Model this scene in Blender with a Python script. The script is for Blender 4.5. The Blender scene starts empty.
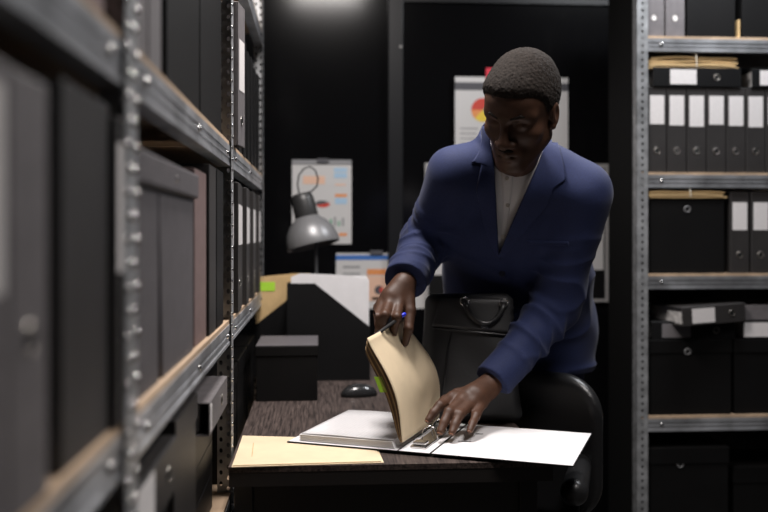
import bpy, bmesh, math, random
import numpy as np
from mathutils import Vector, Matrix
from mathutils.bvhtree import BVHTree
random.seed(4); rng = np.random.RandomState(4)
PI = math.pi
scene = bpy.context.scene
COL = scene.collection

# ------------------------------------------------------------------ camera, world, lights, exposure
CAMZ = 1.245; YAW = math.radians(4.07); FPX = 900.0
CS, SN = math.cos(YAW), math.sin(YAW)
cam_d = bpy.data.cameras.new('camera'); cam = bpy.data.objects.new('camera', cam_d); COL.objects.link(cam)
cam.location = (0, 0, CAMZ); cam.rotation_euler = (PI/2, 0, -YAW)
cam_d.sensor_width = 36.0; cam_d.lens = FPX*36/768; cam_d.shift_y = -23/768
cam_d.clip_start = 0.02
cam_d.dof.use_dof = True; cam_d.dof.focus_distance = 2.08; cam_d.dof.aperture_fstop = 2.1
scene.camera = cam
w = bpy.data.worlds.new('world'); scene.world = w; w.use_nodes = True
w.node_tree.nodes['Background'].inputs[0].default_value = (0.9, 0.95, 1.0, 1)
w.node_tree.nodes['Background'].inputs[1].default_value = 0.012
def area(name, loc, sx, sy, power, color=(1, .95, .9), rot=(0, 0, 0), spread=180):
    l = bpy.data.lights.new(name, 'AREA'); l.shape = 'RECTANGLE'; l.size = sx; l.size_y = sy
    l.energy = power; l.color = color; l.spread = math.radians(spread)
    o = bpy.data.objects.new(name, l); COL.objects.link(o); o.location = loc; o.rotation_euler = rot
    return o
area('ceiling_lamp_front', (0.88, 1.40, 2.68), 0.3, 0.7, 17, (1, .94, .91), spread=125)
area('ceiling_lamp_middle', (0.04, 2.16, 2.68), 0.4, 0.45, 46, (1, .94, .91))
area('ceiling_lamp_rear', (1.45, 2.80, 2.68), 0.6, 0.25, 26, (.94, .96, 1.0))
vs = scene.view_settings
vs.view_transform = 'Standard'; vs.look = 'None'; vs.gamma = 1; vs.use_curve_mapping = False
vs.exposure = -0.10

# ------------------------------------------------------------------ helpers
def at(px, py, Y):
    """world point on the plane y = Y that the photograph shows at pixel (px, py)"""
    k = (px-384)/FPX
    X = Y*(SN+k*CS)/(CS-k*SN); f = X*SN+Y*CS
    return Vector((X, Y, CAMZ-(py-233)*f/FPX))
def atf(px, py, f):
    k = (px-384)/FPX; r = k*f
    return Vector((r*CS+f*SN, f*CS-r*SN, CAMZ-(py-233)*f/FPX))
def atz(px, py, Z):
    return atf(px, py, FPX*(CAMZ-Z)/(py-233))

def mat(name, col, rough=.6, metal=0, spec=.5, noise=0, nscale=20, bump=0, bscale=200, coat=0, stretch=None, sheen=0, emit=0, sss=0):
    m = bpy.data.materials.new(name); m.use_nodes = True
    nt = m.node_tree; b = nt.nodes['Principled BSDF']
    b.inputs['Base Color'].default_value = (*col, 1); b.inputs['Roughness'].default_value = rough
    b.inputs['Metallic'].default_value = metal; b.inputs['Specular IOR Level'].default_value = spec
    b.inputs['Coat Weight'].default_value = coat
    if sheen: b.inputs['Sheen Weight'].default_value = sheen
    tc = nt.nodes.new('ShaderNodeTexCoord'); mp = nt.nodes.new('ShaderNodeMapping')
    nt.links.new(tc.outputs['Object'], mp.inputs[0])
    if stretch: mp.inputs['Scale'].default_value = stretch
    if noise:
        n = nt.nodes.new('ShaderNodeTexNoise'); n.inputs['Scale'].default_value = nscale; n.inputs['Detail'].default_value = 6
        nt.links.new(mp.outputs[0], n.inputs['Vector'])
        r = nt.nodes.new('ShaderNodeValToRGB')
        r.color_ramp.elements[0].position = .3; r.color_ramp.elements[1].position = .7
        r.color_ramp.elements[0].color = (*[max(0, c*(1-noise)) for c in col], 1)
        r.color_ramp.elements[1].color = (*[min(1, c*(1+noise)) for c in col], 1)
        nt.links.new(n.outputs['Fac'], r.inputs[0]); nt.links.new(r.outputs[0], b.inputs['Base Color'])
    if bump:
        n2 = nt.nodes.new('ShaderNodeTexNoise'); n2.inputs['Scale'].default_value = bscale; n2.inputs['Detail'].default_value = 3
        nt.links.new(mp.outputs[0], n2.inputs['Vector'])
        bp = nt.nodes.new('ShaderNodeBump'); bp.inputs['Strength'].default_value = bump; bp.inputs['Distance'].default_value = .002
        nt.links.new(n2.outputs['Fac'], bp.inputs['Height']); nt.links.new(bp.outputs[0], b.inputs['Normal'])
    return m

def lined_paper(name, col, line, freq, axis=1, duty=.45, contrast=.5):
    """paper with faint printed rows"""
    m = bpy.data.materials.new(name); m.use_nodes = True; nt = m.node_tree; b = nt.nodes['Principled BSDF']
    b.inputs['Roughness'].default_value = .7; b.inputs['Specular IOR Level'].default_value = .25
    tc = nt.nodes.new('ShaderNodeTexCoord'); sp = nt.nodes.new('ShaderNodeSeparateXYZ'); nt.links.new(tc.outputs['Object'], sp.inputs[0])
    mu = nt.nodes.new('ShaderNodeMath'); mu.operation = 'MULTIPLY'; mu.inputs[1].default_value = freq
    nt.links.new(sp.outputs[axis], mu.inputs[0])
    fr = nt.nodes.new('ShaderNodeMath'); fr.operation = 'FRACT'; nt.links.new(mu.outputs[0], fr.inputs[0])
    lt = nt.nodes.new('ShaderNodeMath'); lt.operation = 'LESS_THAN'; lt.inputs[1].default_value = duty; nt.links.new(fr.outputs[0], lt.inputs[0])
    n = nt.nodes.new('ShaderNodeTexNoise'); n.inputs['Scale'].default_value = 90; nt.links.new(tc.outputs['Object'], n.inputs['Vector'])
    g = nt.nodes.new('ShaderNodeMath'); g.operation = 'GREATER_THAN'; g.inputs[1].default_value = .45; nt.links.new(n.outputs['Fac'], g.inputs[0])
    mm = nt.nodes.new('ShaderNodeMath'); mm.operation = 'MULTIPLY'; nt.links.new(lt.outputs[0], mm.inputs[0]); nt.links.new(g.outputs[0], mm.inputs[1])
    m2 = nt.nodes.new('ShaderNodeMath'); m2.operation = 'MULTIPLY'; m2.inputs[1].default_value = contrast; nt.links.new(mm.outputs[0], m2.inputs[0])
    mx = nt.nodes.new('ShaderNodeMix'); mx.data_type = 'RGBA'
    mx.inputs[6].default_value = (*col, 1); mx.inputs[7].default_value = (*line, 1)
    nt.links.new(m2.outputs[0], mx.inputs[0]); nt.links.new(mx.outputs[2], b.inputs['Base Color'])
    return m

M = {}
M['wall'] = mat('black_panel', (.0035, .0035, .004), .15, spec=.2, bump=.03, bscale=6)
M['pillar'] = mat('black_pillar', (.010, .0105, .012), .38, spec=.3)
M['dark'] = mat('dark_plaster', (.02, .02, .021), .8)
M['ceiling'] = mat('dark_ceiling', (.05, .05, .05), .9)
M['floor'] = mat('dark_floor', (.04, .038, .036), .5, noise=.3, nscale=5)
M['steel'] = mat('galvanised_steel', (.42, .43, .45), .40, metal=.6, noise=.45, nscale=9, bump=.12, bscale=30)
M['post'] = mat('perforated_steel', (.42, .43, .44), .45, metal=.6, noise=.35, nscale=25)
M['plywood'] = mat('board_wood', (.46, .33, .22), .65, noise=.25, nscale=14, stretch=(1, .1, 1))
M['black'] = mat('black_card', (.006, .006, .0065), .5, spec=.25, noise=.3, nscale=3, bump=.1, bscale=500)
M['blackbox'] = mat('black_fibreboard', (.0055, .0053, .0055), .5, spec=.22, noise=.25, nscale=4, bump=.15, bscale=400)
M['grey'] = mat('grey_card', (.150, .138, .142), .55, noise=.12, nscale=40, bump=.1, bscale=400)
M['char'] = mat('charcoal_card', (.030, .0275, .027), .5, noise=.15, nscale=10, bump=.1, bscale=400)
M['mauve'] = mat('mauve_card', (.20, .135, .128), .6, noise=.12, nscale=40)
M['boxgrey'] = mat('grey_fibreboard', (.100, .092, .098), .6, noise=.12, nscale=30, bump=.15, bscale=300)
M['label'] = lined_paper('label_paper', (.74, .71, .70), (.45, .43, .43), 160, 2, .18, .45)
M['labeldim'] = mat('grey_label', (.16, .15, .155), .6)
M['chrome'] = mat('chrome', (.62, .61, .60), .2, metal=1)
M['ringmetal'] = mat('dull_ring', (.34, .32, .29), .3, metal=1)
M['matteblack'] = mat('matte_black', (.006, .006, .006), .8, spec=.1)
M['hole'] = mat('hole_black', (.004, .004, .004), .7)
M['paper'] = mat('white_paper', (.80, .79, .80), .7, spec=.25, noise=.03, nscale=30)
M['pages'] = mat('page_edges', (.62, .60, .58), .8, noise=.35, nscale=60, stretch=(1, 1, 30))
M['kraft'] = mat('kraft_card', (.60, .42, .21), .7, spec=.25, noise=.10, nscale=25)
M['manila'] = mat('manila_card', (.78, .64, .44), .7, spec=.25, noise=.05, nscale=18)
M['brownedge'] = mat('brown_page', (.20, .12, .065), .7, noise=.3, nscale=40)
M['lime'] = mat('lime_sticky', (.42, .75, .05), .6)
M['string'] = mat('white_string', (.75, .70, .60), .8)
M['redpin'] = mat('red_sticky', (.70, .03, .06), .6)
M['lamp'] = mat('grey_lamp_metal', (.22, .22, .225), .38, metal=.3)
M['lampdark'] = mat('black_lamp_plastic', (.03, .03, .03), .4)
M['leather'] = mat('black_leather', (.016, .016, .017), .33, spec=.6, bump=.25, bscale=160)
M['bag'] = mat('bag_leather', (.040, .040, .041), .46, spec=.5, bump=.25, bscale=140)
M['plastic'] = mat('black_plastic', (.012, .012, .012), .35)
M['mousegrey'] = mat('mouse_shell', (.025, .025, .026), .22, coat=.3)
M['skin'] = mat('dark_skin', (.074, .034, .0195), .52, spec=.4, noise=.16, nscale=40, bump=.12, bscale=300)
M['nail'] = mat('finger_nail', (.24, .115, .07), .35)
M['hair'] = mat('black_hair', (.019, .0145, .012), .9, spec=.2, noise=.5, nscale=260, bump=.6, bscale=900)
M['jacket'] = mat('navy_suit_cloth', (.0165, .025, .080), .75, spec=.25, noise=.14, nscale=260, bump=.1, bscale=700, sheen=.08)
M['shirt'] = mat('white_shirt_cloth', (.62, .60, .60), .8, spec=.2, bump=.06, bscale=500)
M['button'] = mat('pearl_button', (.62, .58, .52), .3)
M['navybutton'] = mat('navy_button', (.01, .012, .03), .4)
M['blue'] = mat('chart_blue', (.05, .17, .50), .6)
M['lblue'] = mat('chart_light_blue', (.40, .58, .75), .6)
M['orange'] = mat('chart_orange', (.78, .30, .10), .6)
M['red'] = mat('chart_red', (.60, .06, .04), .6)
M['yellow'] = mat('chart_yellow', (.80, .58, .06), .6)
M['green'] = mat('chart_green', (.15, .40, .25), .6)
M['chartgrey'] = mat('chart_grey', (.28, .28, .29), .6)
M['peach'] = mat('chart_peach', (.80, .52, .38), .6)
M['frame'] = mat('board_frame', (.50, .49, .48), .4, metal=.3)
M['penblue'] = mat('pen_blue', (.03, .05, .75), .35)
M['stripdark'] = mat('strip_dark', (.08, .08, .09), .5)
M['sheet'] = mat('poster_paper', (.62, .61, .60), .7, spec=.25)
# desk: dark wood with long grain
def desk_mat():
    m = bpy.data.materials.new('dark_walnut'); m.use_nodes = True; nt = m.node_tree; b = nt.nodes['Principled BSDF']
    b.inputs['Roughness'].default_value = .48; b.inputs['Specular IOR Level'].default_value = .4
    tc = nt.nodes.new('ShaderNodeTexCoord'); mp = nt.nodes.new('ShaderNodeMapping'); mp.inputs['Scale'].default_value = (130, 6, 130)
    nt.links.new(tc.outputs['Object'], mp.inputs[0])
    n = nt.nodes.new('ShaderNodeTexNoise'); n.inputs['Scale'].default_value = 1.6; n.inputs['Detail'].default_value = 8; n.inputs['Distortion'].default_value = .4
    nt.links.new(mp.outputs[0], n.inputs['Vector'])
    r = nt.nodes.new('ShaderNodeValToRGB'); e = r.color_ramp.elements
    e[0].position = .33; e[0].color = (.018, .013, .012, 1); e[1].position = .68; e[1].color = (.115, .086, .076, 1)
    nt.links.new(n.outputs['Fac'], r.inputs[0]); nt.links.new(r.outputs[0], b.inputs['Base Color'])
    bp = nt.nodes.new('ShaderNodeBump'); bp.inputs['Strength'].default_value = .15; bp.inputs['Distance'].default_value = .001
    nt.links.new(n.outputs['Fac'], bp.inputs['Height']); nt.links.new(bp.outputs[0], b.inputs['Normal'])
    return m
M['desk'] = desk_mat()
M['deskedge'] = mat('desk_edge', (.020, .017, .016), .5)

class MB:
    def __init__(s): s.bm = bmesh.new()
    def box(s, x0, x1, y0, y1, z0, z1, bev=0, seg=2):
        r = bmesh.ops.create_cube(s.bm, size=1)
        vs_ = r['verts']
        for v in vs_:
            v.co = Vector(((x0+x1)/2+v.co.x*(x1-x0), (y0+y1)/2+v.co.y*(y1-y0), (z0+z1)/2+v.co.z*(z1-z0)))
        if bev:
            es = list({e for v in vs_ for e in v.link_edges})
            bmesh.ops.bevel(s.bm, geom=es, offset=bev, segments=seg, affect='EDGES', profile=.5)
        return s
    def prism(s, pts, d, plane='xz', lo=0):
        """pts polygon in the plane, extruded from lo to lo+d along the third axis"""
        def P(a, b, c): return {'xz': (a, c, b), 'xy': (a, b, c), 'yz': (c, a, b)}[plane]
        A = [s.bm.verts.new(P(a, b, lo)) for a, b in pts]; B = [s.bm.verts.new(P(a, b, lo+d)) for a, b in pts]
        n = len(pts)
        s.bm.faces.new(A); s.bm.faces.new(B[::-1])
        for i in range(n): s.bm.faces.new((A[i], B[i], B[(i+1) % n], A[(i+1) % n]))
        return s
    def tube(s, pts, r, n=10, cap=True):
        pts = [Vector(p) for p in pts]; rs = r if isinstance(r, (list, tuple)) else [r]*len(pts)
        rings = []; up = None
        for i, p in enumerate(pts):
            d = (pts[min(i+1, len(pts)-1)]-pts[max(i-1, 0)]).normalized()
            if up is None: up = d.orthogonal().normalized()
            up = (up-d*up.dot(d)).normalized(); q = d.cross(up)
            rings.append([s.bm.verts.new(p+(up*math.cos(2*PI*j/n)+q*math.sin(2*PI*j/n))*rs[i]) for j in range(n)])
        for a, b in zip(rings, rings[1:]):
            for j in range(n): s.bm.faces.new((a[j], a[(j+1) % n], b[(j+1) % n], b[j]))
        if cap: s.bm.faces.new(rings[0][::-1]); s.bm.faces.new(rings[-1])
        return s
    def lathe(s, prof, n=32, mtx=Matrix()):
        rings = []
        for r, z in prof:
            rings.append([s.bm.verts.new(mtx @ Vector((max(r, 1e-4)*math.cos(2*PI*j/n), max(r, 1e-4)*math.sin(2*PI*j/n), z))) for j in range(n)])
        for a, b in zip(rings, rings[1:]):
            for j in range(n): s.bm.faces.new((a[j], a[(j+1) % n], b[(j+1) % n], b[j]))
        return s
    def grid(s, f, nu, nv):
        V = [[s.bm.verts.new(f(i/nu, j/nv)) for j in range(nv+1)] for i in range(nu+1)]
        for i in range(nu):
            for j in range(nv): s.bm.faces.new((V[i][j], V[i+1][j], V[i+1][j+1], V[i][j+1]))
        return s
    def mesh(s, name, m, smooth=False, thick=0, off=0):
        bmesh.ops.recalc_face_normals(s.bm, faces=s.bm.faces[:])
        if thick: 
            bmesh.ops.solidify(s.bm, geom=s.bm.faces[:], thickness=thick)
        me = bpy.data.meshes.new(name); s.bm.to_mesh(me); s.bm.free()
        if m: me.materials.append(m)
        if smooth: me.polygons.foreach_set('use_smooth', [True]*len(me.polygons))
        return me
    def build(s, name, m, parent=None, smooth=False, thick=0, loc=None):
        return link(name, s.mesh(name, m, smooth, thick), parent, loc)
def link(name, me, parent=None, loc=None):
    o = bpy.data.objects.new(name, me); COL.objects.link(o)
    if parent: o.parent = parent
    if loc is not None: o.location = loc
    return o
def tag(o, label, cat, group=None):
    o['label'] = label; o['category'] = cat
    if group: o['group'] = group
    return o
def thing(name, label, cat, loc=(0, 0, 0), rot=(0, 0, 0), group=None):
    o = bpy.data.objects.new(name, None); COL.objects.link(o); o.location = loc; o.rotation_euler = rot
    o.empty_display_size = .05
    return tag(o, label, cat, group)
def struct(o):
    o['kind'] = 'structure'; return o
ORD = ['first', 'second', 'third', 'fourth', 'fifth', 'sixth', 'seventh', 'eighth', 'ninth', 'tenth', 'eleventh', 'twelfth', 'thirteenth', 'fourteenth']

# ------------------------------------------------------------------ signed-distance volumes -> meshes
class Vol:
    def __init__(s, lo, hi, h):
        s.lo = np.array(lo, float); s.h = h
        s.n = np.ceil((np.array(hi)-s.lo)/h).astype(int)+1
        s.D = np.full(s.n, .5, np.float32)
    def sub(s, lo, hi):
        a = np.clip(np.floor((np.array(lo)-s.lo)/s.h).astype(int), 0, s.n-1); b = np.clip(np.ceil((np.array(hi)-s.lo)/s.h).astype(int)+1, 1, s.n)
        sl = tuple(slice(a[i], b[i]) for i in range(3))
        g = [ (s.lo[i]+s.h*np.arange(a[i], b[i])).astype(np.float32) for i in range(3)]
        return sl, g[0][:, None, None], g[1][None, :, None], g[2][None, None, :]
    def add(s, prim, k=.01):
        f, lo, hi = prim; m = k+4*s.h
        sl, x, y, z = s.sub(np.array(lo)-m, np.array(hi)+m); 
        if s.D[sl].size == 0: return s
        b = f(x, y, z).astype(np.float32); a = s.D[sl]
        if k <= 0: s.D[sl] = np.minimum(a, b); return s
        t = np.clip(.5+.5*(b-a)/k, 0, 1); s.D[sl] = b*(1-t)+a*t-k*t*(1-t); return s
    def cut(s, prim, k=.004):
        f, lo, hi = prim; m = k+4*s.h
        sl, x, y, z = s.sub(np.array(lo)-m, np.array(hi)+m)
        if s.D[sl].size == 0: return s
        b = -f(x, y, z).astype(np.float32); a = s.D[sl]
        t = np.clip(.5-.5*(b-a)/k, 0, 1); s.D[sl] = b*(1-t)+a*t+k*t*(1-t); return s
    def all(s):
        return s.sub(s.lo, s.lo+s.h*(s.n-1))
    def mesh(s):
        D = s.D; S = D < 0
        c = [(i, j, k) for i in (0, 1) for j in (0, 1) for k in (0, 1)]
        def sh(A, o): return A[o[0]:A.shape[0]-1+o[0], o[1]:A.shape[1]-1+o[1], o[2]:A.shape[2]-1+o[2]]
        any_ = np.zeros(tuple(s.n-1), bool); al = np.ones(tuple(s.n-1), bool)
        for o in c: q = sh(S, o); any_ |= q; al &= q
        idx = np.argwhere(any_ & ~al)
        N = len(idx); acc = np.zeros((N, 3)); cnt = np.zeros(N)
        def val(o): return D[idx[:, 0]+o[0], idx[:, 1]+o[1], idx[:, 2]+o[2]].astype(float)
        vals = {o: val(o) for o in c}
        for o in c:
            for ax in range(3):
                if o[ax] == 0:
                    p = list(o); p[ax] = 1; p = tuple(p)
                    va, vb = vals[o], vals[p]; mk = (va < 0) != (vb < 0)
                    t = np.where(mk, va/np.where(mk, va-vb, 1), 0)
                    pt = np.array(o, float)[None, :].repeat(N, 0); pt[:, ax] = t
                    acc[mk] += pt[mk]; cnt[mk] += 1
        V = s.lo+s.h*(idx+acc/cnt[:, None])
        ids = np.full(tuple(s.n-1), -1, np.int32); ids[idx[:, 0], idx[:, 1], idx[:, 2]] = np.arange(N)
        F = []
        for ax in range(3):
            a1, a2 = (ax+1) % 3, (ax+2) % 3
            sa = [slice(None)]*3; sb = [slice(None)]*3; sa[ax] = slice(0, -1); sb[ax] = slice(1, None)
            A, B = S[tuple(sa)], S[tuple(sb)]
            e = np.argwhere(A != B)
            e = e[(e[:, a1] > 0) & (e[:, a2] > 0) & (e[:, a1] < s.n[a1]-1) & (e[:, a2] < s.n[a2]-1)]
            def cell(d1, d2):
                q = e.copy(); q[:, a1] -= d1; q[:, a2] -= d2; return ids[q[:, 0], q[:, 1], q[:, 2]]
            q = np.stack([cell(1, 1), cell(0, 1), cell(0, 0), cell(1, 0)], 1)
            fl = S[e[:, 0], e[:, 1], e[:, 2]]
            q[~fl] = q[~fl][:, ::-1]
            F.append(q)
        F = np.concatenate(F); F = F[(F >= 0).all(1)]
        return V, F
def sdf_obj(name, vol, m, parent=None, smooth=2, loc=None, largest=False):
    V, F = vol.mesh()
    if largest:
        lab = np.arange(len(V))
        while True:
            mn = lab[F].min(1); old = lab.copy()
            for i in range(4): np.minimum.at(lab, F[:, i], mn)
            lab = lab[lab]
            if (lab == old).all(): break
        c = np.bincount(lab); keep = lab == c.argmax()
        F = F[keep[F[:, 0]]]; idx = np.cumsum(keep)-1; F = idx[F]; V = V[keep]
    if smooth:
        for _ in range(smooth):
            acc = np.zeros_like(V); cnt = np.zeros(len(V))
            for i in range(4):
                a, b = F[:, i], F[:, (i+1) % 4]
                for q in range(3):
                    acc[:, q] += np.bincount(a, V[b, q], len(V))+np.bincount(b, V[a, q], len(V))
                cnt += np.bincount(a, minlength=len(V))+np.bincount(b, minlength=len(V))
            V = V*.5+.5*acc/np.maximum(cnt, 1)[:, None]
    me = bpy.data.meshes.new(name)
    me.vertices.add(len(V)); me.vertices.foreach_set('co', V.astype(np.float32).ravel())
    me.loops.add(len(F)*4); me.loops.foreach_set('vertex_index', F.astype(np.int32).ravel())
    me.polygons.add(len(F)); me.polygons.foreach_set('loop_start', np.arange(0, len(F)*4, 4, dtype=np.int32))
    me.update(calc_edges=True); me.validate()
    me.polygons.foreach_set('use_smooth', [True]*len(me.polygons))
    me.materials.append(m)
    return link(name, me, parent, loc)
def cone(a, b, ra, rb, wob=None):
    a = np.array(a, float); b = np.array(b, float); d = b-a; L2 = d@d; R = max(ra, rb)+.012
    def f(x, y, z):
        t = np.clip(((x-a[0])*d[0]+(y-a[1])*d[1]+(z-a[2])*d[2])/L2, 0, 1)
        q = np.sqrt((x-a[0]-t*d[0])**2+(y-a[1]-t*d[1])**2+(z-a[2]-t*d[2])**2)
        r = ra+(rb-ra)*t
        if wob is not None: r = r+wob(t, x, y, z)
        return q-r
    return f, np.minimum(a, b)-R, np.maximum(a, b)+R
def ell(c, r, R=None):
    c = np.array(c, float); r = np.array(r, float); R = np.eye(3) if R is None else np.array(R, float)   # rows = local axes
    m = r.max()+.003; mn = r.min()
    def f(x, y, z):
        X, Y, Z = x-c[0], y-c[1], z-c[2]
        l = [X*R[i, 0]+Y*R[i, 1]+Z*R[i, 2] for i in range(3)]
        k0 = np.sqrt((l[0]/r[0])**2+(l[1]/r[1])**2+(l[2]/r[2])**2)
        k1 = np.sqrt((l[0]/r[0]**2)**2+(l[1]/r[1]**2)**2+(l[2]/r[2]**2)**2)
        return k0*(k0-1)/np.maximum(k1, 1e-3)
    return f, c-m, c+m
def loft(A, B, ua=(1, 0, 0)):
    """elliptic segment between stations (centre, half width, half depth)"""
    ca, aa, ba = A; cb, ab, bb = B; ca = np.array(ca, float); cb = np.array(cb, float)
    d = cb-ca; L = np.linalg.norm(d); d = d/L; u = np.array(ua, float); u = u-d*(u@d); u /= np.linalg.norm(u); v = np.cross(d, u)
    R = max(aa, ab)+.02
    def f(x, y, z):
        X, Y, Z = x-ca[0], y-ca[1], z-ca[2]
        w_ = X*d[0]+Y*d[1]+Z*d[2]; t = np.clip(w_/L, 0, 1); ww = w_-t*L
        U = X*u[0]+Y*u[1]+Z*u[2]; Vv = X*v[0]+Y*v[1]+Z*v[2]
        a = aa+(ab-aa)*t; b = ba+(bb-ba)*t
        return (np.power(np.abs(U/a)**2.3+np.abs(Vv/b)**2.3+np.abs(ww/b)**2.3, 1/2.3)-1)*b
    return f, np.minimum(ca, cb)-R, np.maximum(ca, cb)+R
def rbox(c, hs, r, R=None):
    c = np.array(c, float); hs = np.array(hs, float); R = np.eye(3) if R is None else np.array(R, float); m = np.linalg.norm(hs)+.01
    def f(x, y, z):
        X, Y, Z = x-c[0], y-c[1], z-c[2]
        q = [np.abs(X*R[i, 0]+Y*R[i, 1]+Z*R[i, 2])-(hs[i]-r) for i in range(3)]
        return np.sqrt(sum(np.maximum(v, 0)**2 for v in q))+np.minimum(np.maximum(np.maximum(q[0], q[1]), q[2]), 0)-r
    return f, c-m, c+m

# ------------------------------------------------------------------ room shell
WY = 3.75
struct(MB().box(-1.0, 3.2, -1.2, WY+.1, -.08, 0).build('floor', M['floor']))
struct(MB().box(-1.0, 3.2, -1.2, WY+.1, 2.75, 2.85).build('ceiling', M['ceiling']))
struct(MB().box(-1.0, 3.2, WY, WY+.1, 0, 2.75).build('wall_back', M['wall']))
struct(MB().box(-.75, -.65, -1.2, WY, 0, 2.75).build('wall_left', M['dark']))
struct(MB().box(2.6, 2.7, -1.2, WY, 0, 2.75).build('wall_right', M['dark']))
p0, p1 = at(388, 0, WY-.02), at(403, 0, WY-.02)
pil = MB().box(p0.x, p1.x, WY-.03, WY, 0, 2.75, .004)
struct(pil.build('trim_1', M['pillar']))
b_ = at(402, 47, WY-.03)
MB().lathe([(.006, 0), (.006, .003), (.003, .006), (0, .006)], 12, Matrix.Translation((b_.x-.006, WY-.03, b_.z)) @ Matrix.Rotation(PI/2, 4, 'X')).build('bolt', M['frame'], bpy.data.objects['trim_1'])
tz = at(500, 1, WY).z
struct(MB().box(p1.x, 2.6, WY-.012, WY, tz-.012, tz+.012).build('trim_2', M['pillar']))

# ------------------------------------------------------------------ shelving units
def flange(bm_, x0, dx, y0, dy, z0, z1, rows, t=.002, pitch=.025, r=.0042):
    """steel strip with punched holes; (dx,dy) is its width vector"""
    L = math.hypot(dx, dy); ux, uy = dx/L, dy/L; nx_, ny_ = -uy*t, ux*t
    n = int((z1-z0)/pitch); cw = L/rows
    for side in (0, 1):
        ox, oy = (nx_, ny_) if side else (0, 0)
        for c in range(rows):
            for i in range(n):
                zc = z0+(i+.5)*pitch+(pitch*.5 if c % 2 else 0); 
                u0, u1 = c*cw, (c+1)*cw; uc = (u0+u1)/2
                zz0 = z0+i*pitch+(pitch*.5 if c % 2 else 0); zz1 = zz0+pitch
                P = lambda u, z: bm_.verts.new((x0+ux*u+ox, y0+uy*u+oy, z))
                ring = [P(uc+r*math.cos(a), zc+r*1.4*math.sin(a)) for a in [PI/4*k+PI/8 for k in range(8)]]
                sq = [P(u1, zc), P(u1, zz1), P(uc, zz1), P(u0, zz1), P(u0, zc), P(u0, zz0), P(uc, zz0), P(u1, zz0)]
                sq = [P(u1, (zc+zz1)/2), P(uc+(u1-uc)*.5, zz1), P(uc-(u1-uc)*.5, zz1), P(u0, (zc+zz1)/2), P(u0, (zc+zz0)/2), P(uc-(u1-uc)*.5, zz0), P(uc+(u1-uc)*.5, zz0), P(u1, (zc+zz0)/2)]
                cor = {0: P(u1, zz1), 2: P(u0, zz1), 4: P(u0, zz0), 6: P(u1, zz0)}
                for k in range(8):
                    a, b = k, (k+1) % 8
                    if k in cor: bm_.faces.new((ring[a], sq[a], cor[k], sq[b], ring[b]))
                    else: bm_.faces.new((ring[a], sq[a], sq[b], ring[b]))
def rack(name, label, corner_x, depth_sign, y0, y1, zs, face, top=2.25, wdt=.033, bolts=False, D=.40):
    """face 'x': front plane x=corner_x, goes to -x; face 'y': front plane y=corner_x, y0..y1 are x limits, goes to +y"""
    root = thing(name, label, 'shelving unit')
    T = (lambda u, v, z: (corner_x-v, u, z)) if face == 'x' else (lambda u, v, z: (u, corner_x+v, z))   # u along, v into the rack
    for (u, v, su, sv) in ((y0, 0, 1, 1), (y1, 0, -1, 1), (y0, D, 1, -1), (y1, D, -1, -1)):
        m_ = MB()
        a = T(u, v, 0); b = T(u+su*wdt, v, 0); c = T(u, v+sv*wdt, 0)
        flange(m_.bm, a[0], b[0]-a[0], a[1], b[1]-a[1], 0.0, top, 1)
        flange(m_.bm, a[0], c[0]-a[0], a[1], c[1]-a[1], 0.0, top, 2)
        o = m_.build('post', M['post'], root)
        if bolts and v == 0:
            k = MB()
            for i in range(int(top/.05)):
                for off in (.3, .72):
                    p = T(u+su*wdt*off, -.001, .012+i*.05+(.025 if off > .5 else 0))
                    mt = Matrix.Translation(p) @ (Matrix.Rotation(PI/2, 4, 'Y') if face == 'x' else Matrix.Rotation(PI/2, 4, 'X'))
                    k.lathe([(.0052, 0), (.0047, .0018), (.0028, .003), (0, .0032)], 8, mt)
            k.build('rivets', M['chrome'], o, True)
    for z in zs:
        s = MB(); p, q = T(y0+.003, .003, z-.009), T(y1-.003, D-.004, z)
        s.box(min(p[0], q[0]), max(p[0], q[0]), min(p[1], q[1]), max(p[1], q[1]), z-.009, z)
        bd = s.build('shelf_board', M['plywood'], root)
        for v0 in (0, D-.03):
            m_ = MB()
            # folded beam: face with two ribs
            for (za, zb, ex) in ((z-.055, z-.048, .002), (z-.048, z-.037, 0), (z-.037, z-.033, .0015), (z-.033, z-.023, 0), (z-.023, z-.009, .002)):
                p, q = T(y0+.004, v0+(.0035-ex if v0 == 0 else 0), 0), T(y1-.004, v0+.03, 0)
                m_.box(min(p[0], q[0]), max(p[0], q[0]), min(p[1], q[1]), max(p[1], q[1]), za, zb)
            bm_o = m_.build('beam', M['steel'], root)
            if v0 == 0:
                for uu in (y0+.09, (y0+y1)/2, y1-.09):
                    p = T(uu, .0015, z-.03)
                    mt = Matrix.Translation(p) @ (Matrix.Rotation(PI/2, 4, 'Y') if face == 'x' else Matrix.Rotation(PI/2, 4, 'X'))
                    MB().lathe([(.006, 0), (.005, .003), (.002, .0042), (0, .0042)], 10, mt).build('bolt', M['chrome'], bm_o, True)
    return root
LX = -.200
LZ = [.20, .655, 1.05, 1.45, 1.955]
rack('metal_shelving_unit', 'galvanised steel shelving unit at left front, nearest and out of focus', LX, 1, -.14, .97, LZ, 'x', bolts=True)
rack('metal_shelving_unit', 'galvanised shelving unit along left wall, middle one holding the grey lidded box', LX, 1, .972, 2.07, LZ, 'x', bolts=True)
rack('metal_shelving_unit', 'galvanised shelving unit at far left, beside the desk lamp and back wall', LX, 1, 2.072, 3.19, LZ, 'x')
RY = 3.13
rx0 = at(637, 0, RY).x
RZ = [.10, .592, 1.10, 1.462, 1.948]
rack('metal_shelving_unit', 'galvanised steel shelving unit on right side of room against back wall', RY, 1, rx0, rx0+1.12, RZ, 'y', wdt=.04, D=.30)

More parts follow.
